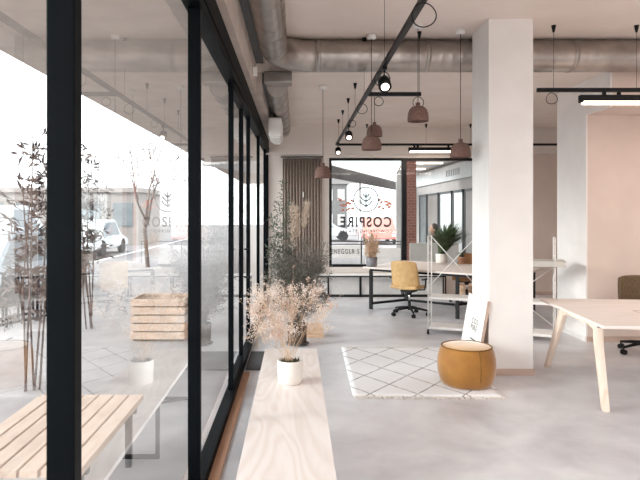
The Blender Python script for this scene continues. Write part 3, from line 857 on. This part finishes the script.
# ------------------------------------------------------------------ pale table at the right
tb = thing('pale_table', 'large pale wooden table with slanted legs at the right edge', 'table', (2.585, 4.88, 0), -.08)
TL, TD = 2.3, 1.56
mb = MB().mm((0, 0, .715), (TL, TD, .742), .004)
mb.build('table_top', 'oak', tb)
MB().mm((.62, .70, .7415), (1.05, .715, .7432)).mm((.62, .80, .7415), (1.05, .815, .7432)).mm((.62, .70, .7415), (.635, .815, .7432)).mm((1.035, .70, .7415), (1.05, .815, .7432)).build('cable_flap', 'board', tb)
for xa in (.095, TL - .135): MB().mm((xa, .30, .655), (xa + .04, TD - .30, .7145), .004).build('end_rail', 'oak_leg', tb)
mb = MB().mm((.09, .30, .665), (TL - .09, .33, .7145)).mm((.09, TD - .33, .665), (TL - .09, TD - .30, .7145)); mb.build('apron', 'dark_grey', tb)
for x in (.065, TL - .065):
    for sy in (-1, 1):
        yc = TD / 2
        yt, yb = yc + sy * .52, yc + sy * .70
        ox = .05 if x < 1 else -.05
        pts = [Vector((x + ox, yc + sy * .26, .68)), Vector((x + ox, yc + sy * .33, .682)), Vector((x + ox, yc + sy * .40, .665)), Vector((x + ox * .8, yc + sy * .435, .60)), Vector((x + ox * .6, yc + sy * .475, .50)), Vector((x - ox * .3, yc + sy * .71, .0))]
        mb = MB(); prev = None
        ws = [.035, .042, .055, .06, .05, .032]
        rings = []
        for k, p_ in enumerate(pts):
            d = (pts[min(k + 1, 5)] - pts[max(k - 1, 0)]).normalized()
            if k == 5: d = Vector((0, 0, -1))
            n_ = Vector((0, -d.z, d.y))
            rings.append([mb.b.verts.new(p_ + n_ * ws[k] * a + Vector((.026 * b, 0, 0))) for a, b in ((-1, -1), (1, -1), (1, 1), (-1, 1))])
        for k in range(5):
            for j in range(4): mb.b.faces.new((rings[k][j], rings[k + 1][j], rings[k + 1][(j + 1) % 4], rings[k][(j + 1) % 4]))
        mb.b.faces.new(rings[0]); mb.b.faces.new(rings[-1])
        bmesh.ops.bevel(mb.b, geom=mb.b.edges[:], offset=.006, segments=2, affect='EDGES')
        mb.build('leg', 'oak_leg', tb)

# ------------------------------------------------------------------ outdoors
struct(MB().mm((-9, -12, -.25), (30, 45, -.201)).mm((-6, -12, -.2), (X0 - .121, 30, -.02)).mm((X0 - .121, Y1 + .251, -.2), (12, 30, -.02)).build('ground_pavement', 'pave'), 'pale pavement outside the glazing')
struct(MB().mm((-60, -12, -.3), (-6, 80, -.06)).mm((-6, 30, -.3), (40, 80, -.06)).build('ground_road', 'road'), 'grey road beyond the pavement')
tag(MB().mm((-7.2, -8, -.06), (-7.05, 40, -.055)).build('road_marking', 'white_paint'), 'white line painted on the road outside the left glazing', 'road marking')
struct(MB().mm((-2.67, -12, 3.16), (X0 - .1, 30, 3.42)).build('canopy_roof', 'concrete'), 'concrete canopy over the pavement outside the left glazing')

ob = thing('slatted_bench', 'pale slatted wooden bench outside the left glazing', 'bench', (-1.43, 3.47, -.02), 0)
for k in range(7):
    MB().mm((-.36 + k * .105, -.6, .40), (-.27 + k * .105, .6, .44), .004).build('slat', 'slat', ob)
for yy in (-.45, .45):
    MB().bar((-.3, yy, 0), (-.3, yy, .36), .04).bar((.3, yy, 0), (.3, yy, .36), .04).bar((-.35, yy, .38), (.35, yy, .38), .04).build('leg', 'black', ob)
pl = thing('slatted_planter', 'pale wooden slatted planter box outside beyond the slatted bench', 'planter', (-1.84, 8.0, -.02))
mb = MB()
for k in range(5):
    z = .03 + k * .11
    mb.mm((-.36, -.3, z), (.36, -.27, z + .09)).mm((-.36, .27, z), (.36, .3, z + .09)).mm((-.36, -.27, z), (-.33, .27, z + .09)).mm((.33, -.27, z), (.36, .27, z + .09))
mb.build('slats', 'slat', pl)
MB().mm((-.33, -.27, .0), (.33, .27, .48)).build('soil', 'soil', pl)

def shrub(label, loc, h, seed):
    random.seed(seed)
    t = thing('nandina_shrub', label, 'shrub', loc)
    st = MB(); lf = MB()
    for k in range(5):
        top = Vector((rnd(-.2, .2), rnd(-.2, .2), h * rnd(.75, 1)))
        b = Vector((rnd(-.06, .06), rnd(-.06, .06), 0)); mid = b.lerp(top, .5) + gauss3(.04)
        st.sweep([b, mid, top], [.012, .009, .004], 6)
        for j in range(26):
            f = rnd(.3, 1); p = b.lerp(mid, f * 2) if f < .5 else mid.lerp(top, f * 2 - 1)
            d = Vector((rnd(-1, 1), rnd(-1, 1), rnd(-.1, .5))).normalized(); L = rnd(.1, .25)
            st.sweep([p, p + d * L], [.003, .0015], 3, cap=False)
            for i in range(6): lf.leaf(p + d * L * (.35 + .13 * i), d + gauss3(.6), rnd(.08, .14), .028)
    st.build('stems', 'bark', t); lf.build('leaves', 'leaf_out', t)
shrub('leafy shrub outside seen left of the nearest dark mullion', (-2.55, 5.6, -.02), 2.45, 3)
shrub('leafy shrub outside seen right of the nearest dark mullion', (-3.05, 8.6, -.02), 2.9, 4)
def tree(label, loc, h, seed):
    random.seed(seed)
    t = thing('bare_tree', label, 'tree', loc)
    mb = MB()
    def grow(p, d, L, r, n):
        q = p + d * L; mid = p.lerp(q, .5) + gauss3(L * .04)
        mb.sweep([p, mid, q], [r, r * .85, r * .65], 6 if n > 2 else 4, cap=False)
        if n == 0: return
        for _ in range(3 if n > 1 else 4):
            nd_ = (d + gauss3(.45) + Vector((0, 0, .12))).normalized()
            grow(p.lerp(q, rnd(.55, 1)), nd_, L * rnd(.55, .8), r * .55, n - 1)
    grow(Vector((0, 0, 0)), Vector((0, 0, 1)), h * .42, .07, 4)
    mb.build('trunk', 'bark', t)
tree('bare street tree outside the second glass pane', (-4.6, 18.0, -.02), 5.0, 11)
random.seed(21)

def car(label, loc, rz, paint, L=4.2, W=1.75, Hh=1.45, van=False):
    t = thing('van' if van else 'car', label, 'van' if van else 'car', loc, rz)
    h1 = Hh * (.5 if not van else .55)
    if van: side = [(-L / 2, .3), (-L / 2, Hh * .95), (-L / 2 + .1, Hh), (L / 2 - 1.3, Hh), (L / 2 - .75, h1), (L / 2 - .05, h1 * .8), (L / 2, .3)]
    else: side = [(-L / 2, .3), (-L / 2, h1), (-L / 2 + .45, h1 + .1), (-L / 2 + .85, Hh), (L / 2 - 1.9, Hh), (L / 2 - 1.2, h1 + .08), (L / 2 - .1, h1 - .1), (L / 2, .3)]
    mb = MB().prism([(x, -W / 2, z) for x, z in side], (0, W, 0))
    bmesh.ops.bevel(mb.b, geom=mb.b.edges[:], offset=.05, segments=2, affect='EDGES')
    mb.build('car_body', paint, t)
    mb = MB()
    for s in (-1, 1):
        y = s * (W / 2 + .004)
        if van: pts = [(L / 2 - 2.1, h1 + .05), (L / 2 - 2.1, Hh - .12), (L / 2 - 1.4, Hh - .12), (L / 2 - .95, h1 + .05)]
        else: pts = [(-L / 2 + .55, h1 + .08), (-L / 2 + .95, Hh - .1), (L / 2 - 1.95, Hh - .1), (L / 2 - 1.35, h1 + .08)]
        mb.prism([(x, y - .006, z) for x, z in pts], (0, .012, 0))
    mb.build('side_windows', 'car_glass', t)
    for x in (-L / 2 + .8, L / 2 - .85):
        for s in (-1, 1):
            MB().cyl((x, s * (W / 2 - .16), .31), (x, s * (W / 2 + .01), .31), .31, seg=24).build('wheel', 'tyre', t)
    for s in (-1, 1): MB().mm((L / 2 - .06, s * W / 2 * .75 - .14, h1 * .62), (L / 2 + .01, s * W / 2 * .75 + .14, h1 * .62 + .12), .01).build('headlight', 'white_metal', t)
    return t
car('white van parked across the road outside the left glazing', (-8.9, 16.2, -.06), 1.3, 'car_white', 4.8, 1.9, 1.95, True)
car('pale blue car parked in front of the white van outside', (-5.9, 11.9, -.06), 1.45, 'car_blue')
car('white car parked farther down the street outside the left glazing', (-8.4, 24, -.06), 1.57, 'car_white')
car('coral red car on the street outside the back window', (4.6, 33, -.06), -PI / 2, 'car_red')
car('white car on the street outside the back window', (1.6, 36, -.06), 0, 'car_white')

br = thing('bike_rack', 'dark steel bicycle rack standing on the pavement outside', 'bike rack', (-4.4, 9.0, -.02), 1.2)
for k in range(7):
    x = -.9 + k * .3
    MB().sweep([(x, -.2, 0), (x, -.2, .7), (x, -.12, .8), (x, .12, .8), (x, .2, .7), (x, .2, 0)], .02, 8).build('hoop', 'black', br)
MB().bar((-1, -.2, .05), (1, -.2, .05), .04).bar((-1, .2, .05), (1, .2, .05), .04).build('rack_rail', 'black', br)

def block(label, name, a, b, m, wins=(), face='x', mw='win_dark'):
    a = Vector(a); b = Vector(b)
    t = thing(name, label, 'building', ((a.x + b.x) / 2, (a.y + b.y) / 2, a.z))
    o = t.location
    MB().mm(a - o, b - o).mm((a.x - o.x - .2, a.y - o.y - .2, b.z - a.z), (b.x - o.x + .2, b.y - o.y + .2, b.z - a.z + .25)).build('walls', m, t)
    n = wins
    if n:
        rows, cols = n
        for r in range(rows):
            for c in range(cols):
                hz = (b.z - a.z) / rows; z = hz * (r + .35)
                if face == 'x':
                    w = (b.y - a.y) / cols; y = a.y - o.y + w * (c + .5)
                    MB().mm((b.x - o.x - .05, y - w * .3, z), (b.x - o.x + .05, y + w * .3, z + hz * .45)).build('window', mw, t)
                else:
                    w = (b.x - a.x) / cols; x = a.x - o.x + w * (c + .5)
                    MB().mm((x - w * .3, a.y - o.y - .05, z), (x + w * .3, a.y - o.y + .05, z + hz * .45)).build('window', mw, t)
    return t
block('low tan flat-roofed building across the street on the left', 'low_building', (-17, 31, -.06), (-8.4, 39, 2.75), 'facade_tan', (1, 5), 'y')
block('pale grey building far behind the lettering on the back window', 'grey_building', (1.2, 46, -.06), (4.05, 56, 3.9), 'facade_dark', (2, 3), 'y', 'facade')

# slatted awning outside, its edge falling away to the right
A = Vector((.45, 13.0, 0)); B = Vector((4.0, 22.5, 0)); dirA = (B - A).normalized(); nA = Vector((-dirA.y, dirA.x, 0))
aw = thing('slatted_awning', 'pale awning with a row of hanging slats outside the back window', 'awning', (A.x, A.y, 2.62))
mb = MB().prism([(0, 0, .22), tuple(B - A + Vector((0, 0, .22))), tuple(B - A + nA * 3 + Vector((0, 0, .22))), tuple(nA * 3 + Vector((0, 0, .22)))], (0, 0, .06))
mb.build('awning_top', 'white_metal', aw)
mb = MB(); n = 42
for k in range(n):
    p_ = (B - A) * (k + .5) / n
    mb.box((p_.x, p_.y, .06), (.09, .05, .30))
mb.build('hanging_slats', 'slat_grey', aw)
MB().bar((0, 0, -.0), tuple(B - A), .03).build('lower_rail', 'dark_grey', aw)
for f in (.55, .98):
    q = (B - A) * f + nA * 1.5; MB().cyl((q.x, q.y, -2.64), (q.x, q.y, .22), .05, seg=12).build('post', 'white_metal', aw)

bp = tag(MB().mm((-.11, -.17, 0), (.11, .17, 3.0)).build('brick_pillar', 'brick', loc=(2.59, 13.2, -.02)), 'red brick pillar outside right behind the window mullion', 'pillar')

# shop front of the passage outside
sf = thing('shop_front', 'grey glazed shop front running away outside the right window pane', 'building', (3.9, 13.0, -.02))
MB().mm((.06, -.4, 0), (.6, 6.0, 2.95)).build('wall', 'facade', sf)
MB().mm((-.10, -.4, 2.5), (.06, 5.6, 2.87)).build('fascia', 'fascia', sf)
MB().mm((-.03, -.4, 2.25), (.06, 5.6, 2.499)).build('lintel', 'facade', sf)
MB().prism([(-1.55, -.7, 2.97), (.6, -.7, 2.97), (.6, 6.2, 2.97), (-.6, 6.2, 2.97)], (0, 0, .13)).build('passage_soffit', 'white_wall', sf)
mb = MB()
for k in range(8): mb.mm((-.106, .5 + k * .16, 2.60), (-.1005, .54 + k * .16, 2.76))
mb.build('fascia_marks', 'dark_grey', sf)
for a, b, m in ((4.3, 5.3, 'win_dark'), (2.9, 4.2, 'facade_tan'), (1.5, 2.75, 'win_pale'), (.5, 1.4, 'win_pale'), (-.3, .4, 'facade')):
    f_ = MB().mm((-.02, a, .1), (.05, a + .06, 2.25)).mm((-.02, b - .06, .1), (.05, b, 2.25)).mm((-.02, a, 2.19), (.05, b, 2.25)).build('door_frame', 'dark_grey', sf)
    MB().mm((.0, a + .06, .1), (.04, b - .06, 2.19)).build('pane', m, f_)
MB().mm((-.6, 6.0, 0), (.6, 6.2, 2.95)).build('end_wall', 'facade', sf)
for y in (1.6, 3.6):
    MB().mm((-.9, y, 2.935), (-.2, y + .06, 2.968)).build('ceiling_lamp', 'led', sf)

lw = tag(MB().mm((-.55, -.1, 0), (.55, .1, 1.02), .01).build('low_wall', 'white_wall', loc=(3.1, 13.1, -.02)), 'low pale wall outside in front of the seated person', 'low wall')
fn = thing('street_railing', 'dark street railing with a white name board outside the back window', 'railing', (1.70, 14.2, -.02))
MB().bar((-.9, 0, 1.0), (.9, 0, 1.0), .03).bar((-.9, 0, .93), (.9, 0, .93), .025).bar((-.9, 0, .36), (.9, 0, .36), .03).build('rail', 'dark_grey', fn)
for x in (-.88, -.1, .88): MB().bar((x, 0, 0), (x, 0, 1.0), .035).build('post', 'dark_grey', fn)
MB().mm((-.88, -.03, .60), (-.12, -.018, .90)).build('name_board', 'white_metal', fn)
text_mesh('ENEGGLR S', .17, 'lettering', 'vinyl', fn, (-.5, -.034, .70), (PI / 2, 0, 0), width=.68)
MB().mm((.0, -.02, .42), (.86, .0, .84)).build('white_board', 'white_metal', fn)

# seated person outside
st_ = thing('outdoor_stool', 'dark stool under the seated person outside', 'stool', (3.42, 14.05, -.02))
MB().lathe([(0, .44), (.19, .44), (.2, .46), (.19, .48), (0, .48)], seg=24).build('seat', 'black', st_)
for k in range(4):
    a = k * PI / 2 + .4; MB().cyl((.12 * math.cos(a), .12 * math.sin(a), .44), (.18 * math.cos(a), .18 * math.sin(a), 0), .012, seg=8).build('leg', 'black', st_)
pe = thing('person', 'dark-haired person in a dark coat seated outside behind the desk plant', 'person', (3.42, 14.05, -.02), PI / 2)
def skin_body(name, joints, edges, m, parent, sub=2):
    me = bpy.data.meshes.new(name); me.from_pydata([j[0] for j in joints], edges, [])
    o = bpy.data.objects.new(name, me); C.objects.link(o)
    md = o.modifiers.new('s', 'SKIN'); md.use_smooth_shade = True
    for i, j in enumerate(joints):
        me.skin_vertices[0].data[i].radius = (j[1], j[1] if len(j) < 3 else j[2])
        me.skin_vertices[0].data[i].use_root = (i == 0)
    o.modifiers.new('d', 'SUBSURF').levels = sub
    bpy.context.view_layer.update()
    dg = bpy.context.evaluated_depsgraph_get()
    m2 = bpy.data.meshes.new_from_object(o.evaluated_get(dg))
    bpy.data.objects.remove(o)
    m2.name = name
    o = bpy.data.objects.new(name, m2); C.objects.link(o); m2.materials.clear(); m2.materials.append(M[m]); o.parent = parent
    for p_ in m2.polygons: p_.use_smooth = True
    return o
# faces +Y locally (turned to face left in the picture)
J = [((0, 0, .58), .15, .12), ((0, .02, .78), .14, .11), ((0, .03, .97), .15, .11), ((0, .04, 1.09), .07, .07), ((0, .06, 1.16), .055, .055),
     ((-.19, .03, 1.03), .06), ((-.24, .06, .80), .048), ((-.14, .24, .70), .038), ((-.08, .30, .70), .035),
     ((.19, .03, 1.03), .06), ((.24, .06, .80), .048), ((.14, .24, .70), .038), ((.08, .30, .70), .035),
     ((-.10, .08, .56), .10), ((-.11, .44, .54), .075), ((-.11, .46, .10), .05), ((-.11, .56, .05), .04),
     ((.10, .08, .56), .10), ((.11, .44, .54), .075), ((.11, .46, .10), .05), ((.11, .56, .05), .04)]
E = [(0, 1), (1, 2), (2, 3), (3, 4), (2, 5), (5, 6), (6, 7), (7, 8), (2, 9), (9, 10), (10, 11), (11, 12), (0, 13), (13, 14), (14, 15), (15, 16), (0, 17), (17, 18), (18, 19), (19, 20)]
skin_body('coat', J, E, 'cloth', pe)
hd = MB()
hd.sweep([(0, .055, 1.12), (0, .065, 1.20)], .05, 14)
g = bmesh.ops.create_uvsphere(hd.b, u_segments=28, v_segments=20, radius=1)
for v in g['verts']:
    x, y, z = v.co
    fz = .125 * z; w = .077 * (1 - .25 * max(0, -z) ** 1.5); dpt = .095
    yy = dpt * y
    if y > .7 and abs(x) < .25 and -.25 < z < .05: yy += .02 * (1 - abs(x) / .25)
    if y > .6 and abs(z - .12) < .12 and .2 < abs(x) < .6: yy -= .008
    v.co = Vector((x * w, .085 + yy, 1.30 + fz))
for s in (-1, 1): hd.box((s * .078, .08, 1.29), (.014, .03, .055), None, .005)
for f in hd.b.faces: f.smooth = True
hd.build('head', 'skin', pe)
hr = MB()
g = bmesh.ops.create_uvsphere(hr.b, u_segments=28, v_segments=20, radius=1)
for v in g['verts']:
    x, y, z = v.co
    yy = y * .105 if y < .2 else .021 + (y - .2) * .06
    if z < 0: yy = min(yy, .01)
    v.co = Vector((x * .09, .075 + yy, 1.325 + (z * .125 if z > 0 else z * .17)))
    if z < -.1 and y > -.1: v.co.x *= 1.0
for f in hr.b.faces: f.smooth = True
hr.build('hair', 'hair', pe)
fc = MB()
for s in (-1, 1): fc.box((s * .03, .172, 1.315), (.022, .01, .009), None, .003)
fc.box((0, .168, 1.24), (.04, .008, .008), None, .002)
fc.build('facial_features', 'hair', pe)
for s in (-1, 1):
    hb = MB().sweep([(s * .085, .295, .70), (s * .06, .335, .69)], [.034, .036], 10, flat=.5)
    for k in range(4): hb.sweep([(s * .06 + (k - 1.5) * .017, .345, .70), (s * .055 + (k - 1.5) * .017, .385, .685), (s * .05 + (k - 1.5) * .016, .395, .655)], [.009, .008, .006], 6)
    hb.sweep([(s * .04, .32, .70), (s * .015, .35, .695)], [.011, .008], 6)
    hb.build('hand', 'skin', pe)

# ------------------------------------------------------------------ light
w = bpy.data.worlds.new('overcast_sky'); bpy.context.scene.world = w; w.use_nodes = True
bg_ = w.node_tree.nodes['Background']; bg_.inputs['Color'].default_value = (.93, .97, 1.0, 1); bg_.inputs['Strength'].default_value = 3.9
def area(name, loc, rot, sx, sy, e, col=(1, .86, .74)):
    l = bpy.data.lights.new(name, 'AREA'); l.shape = 'RECTANGLE'; l.size = sx; l.size_y = sy; l.energy = e; l.color = col
    o = bpy.data.objects.new(name, l); C.objects.link(o); o.location = loc; o.rotation_euler = rot; o['kind'] = 'helper'
    return o
# light of the linear lamps that hang in the room
area('linear_lamp_light', (4.15, 6.28, TZ - .16), (0, 0, 0), 2.0, .05, 11)
area('linear_lamp_light', (2.66, 11.35, TZ - .16), (0, 0, 0), .85, .05, 15)
s = bpy.data.lights.new('overcast_sun', 'SUN'); s.energy = 3.7; s.angle = .30; s.color = (1, .98, .95)
so = bpy.data.objects.new('overcast_sun', s); C.objects.link(so); so.rotation_euler = Vector((.93, .30, -.26)).to_track_quat('-Z', 'Y').to_euler()

for k, (lx, ly) in enumerate(((1.6, 1.2), (4.6, .4), (4.9, 3.6), (1.9, -1.6))):  # unseen fill lamps, added with their area lights to brighten the room
    linear_lamp(['added fill lamp out of view above the viewer', 'added fill lamp out of view right of the viewer', 'added fill lamp out of view above the pale table', 'added fill lamp out of view behind the viewer'][k], lx - .8, lx + .8, ly, TZ + .5 if k < 4 else TZ + .3)
    ll = [o for o in C.objects if o.name.startswith('linear_lamp') and o.type == 'EMPTY'][-1]
    for xx in (-.6, .6): MB().cyl((xx, 0, -.03), (xx, 0, zceil(ly) - ll.location.z - .001), .003, seg=6).build('suspension_wire', 'black', ll)
    area('linear_lamp_light', (lx, ly, TZ + .34 if k < 4 else TZ + .14), (0, 0, 0), 1.5, .05, 22, (1, .97, .95))

GR = {'light_track': 'black ceiling light tracks', 'linear_lamp': 'linear lamps on the ceiling', 'track_spotlight': 'spotlights on the long track', 'air_duct': 'silver ceiling ducts',
      'nandina_shrub': 'leafy shrubs outside', 'car': 'cars outside', 'van': 'cars outside'}
for o in list(C.objects):
    if o.parent is None and o.get('category') and not o.get('group'):
        k = o.name.split('.')[0]
        if k in GR: o['group'] = GR[k]

# ------------------------------------------------------------------ camera
cam = bpy.data.cameras.new('camera'); co = bpy.data.objects.new('camera', cam); C.objects.link(co)
co.location = (0, 0, H); co.rotation_euler = (PI / 2, 0, 0)
cam.sensor_width = 36; cam.lens = 36 * F / 640
cam.shift_x = 24 / 640; cam.shift_y = -28 / 640
cam.clip_start = .05
bpy.context.scene.camera = co
sc = bpy.context.scene
sc.view_settings.view_transform = 'Standard'; sc.view_settings.look = 'None'; sc.view_settings.gamma = 1; sc.view_settings.use_curve_mapping = False
sc.view_settings.exposure = .36
sc.cycles.use_denoising = True
sc.cycles.max_bounces = 14; sc.cycles.diffuse_bounces = 8; sc.cycles.transparent_max_bounces = 16; sc.cycles.glossy_bounces = 6
sc.cycles.sample_clamp_indirect = 8
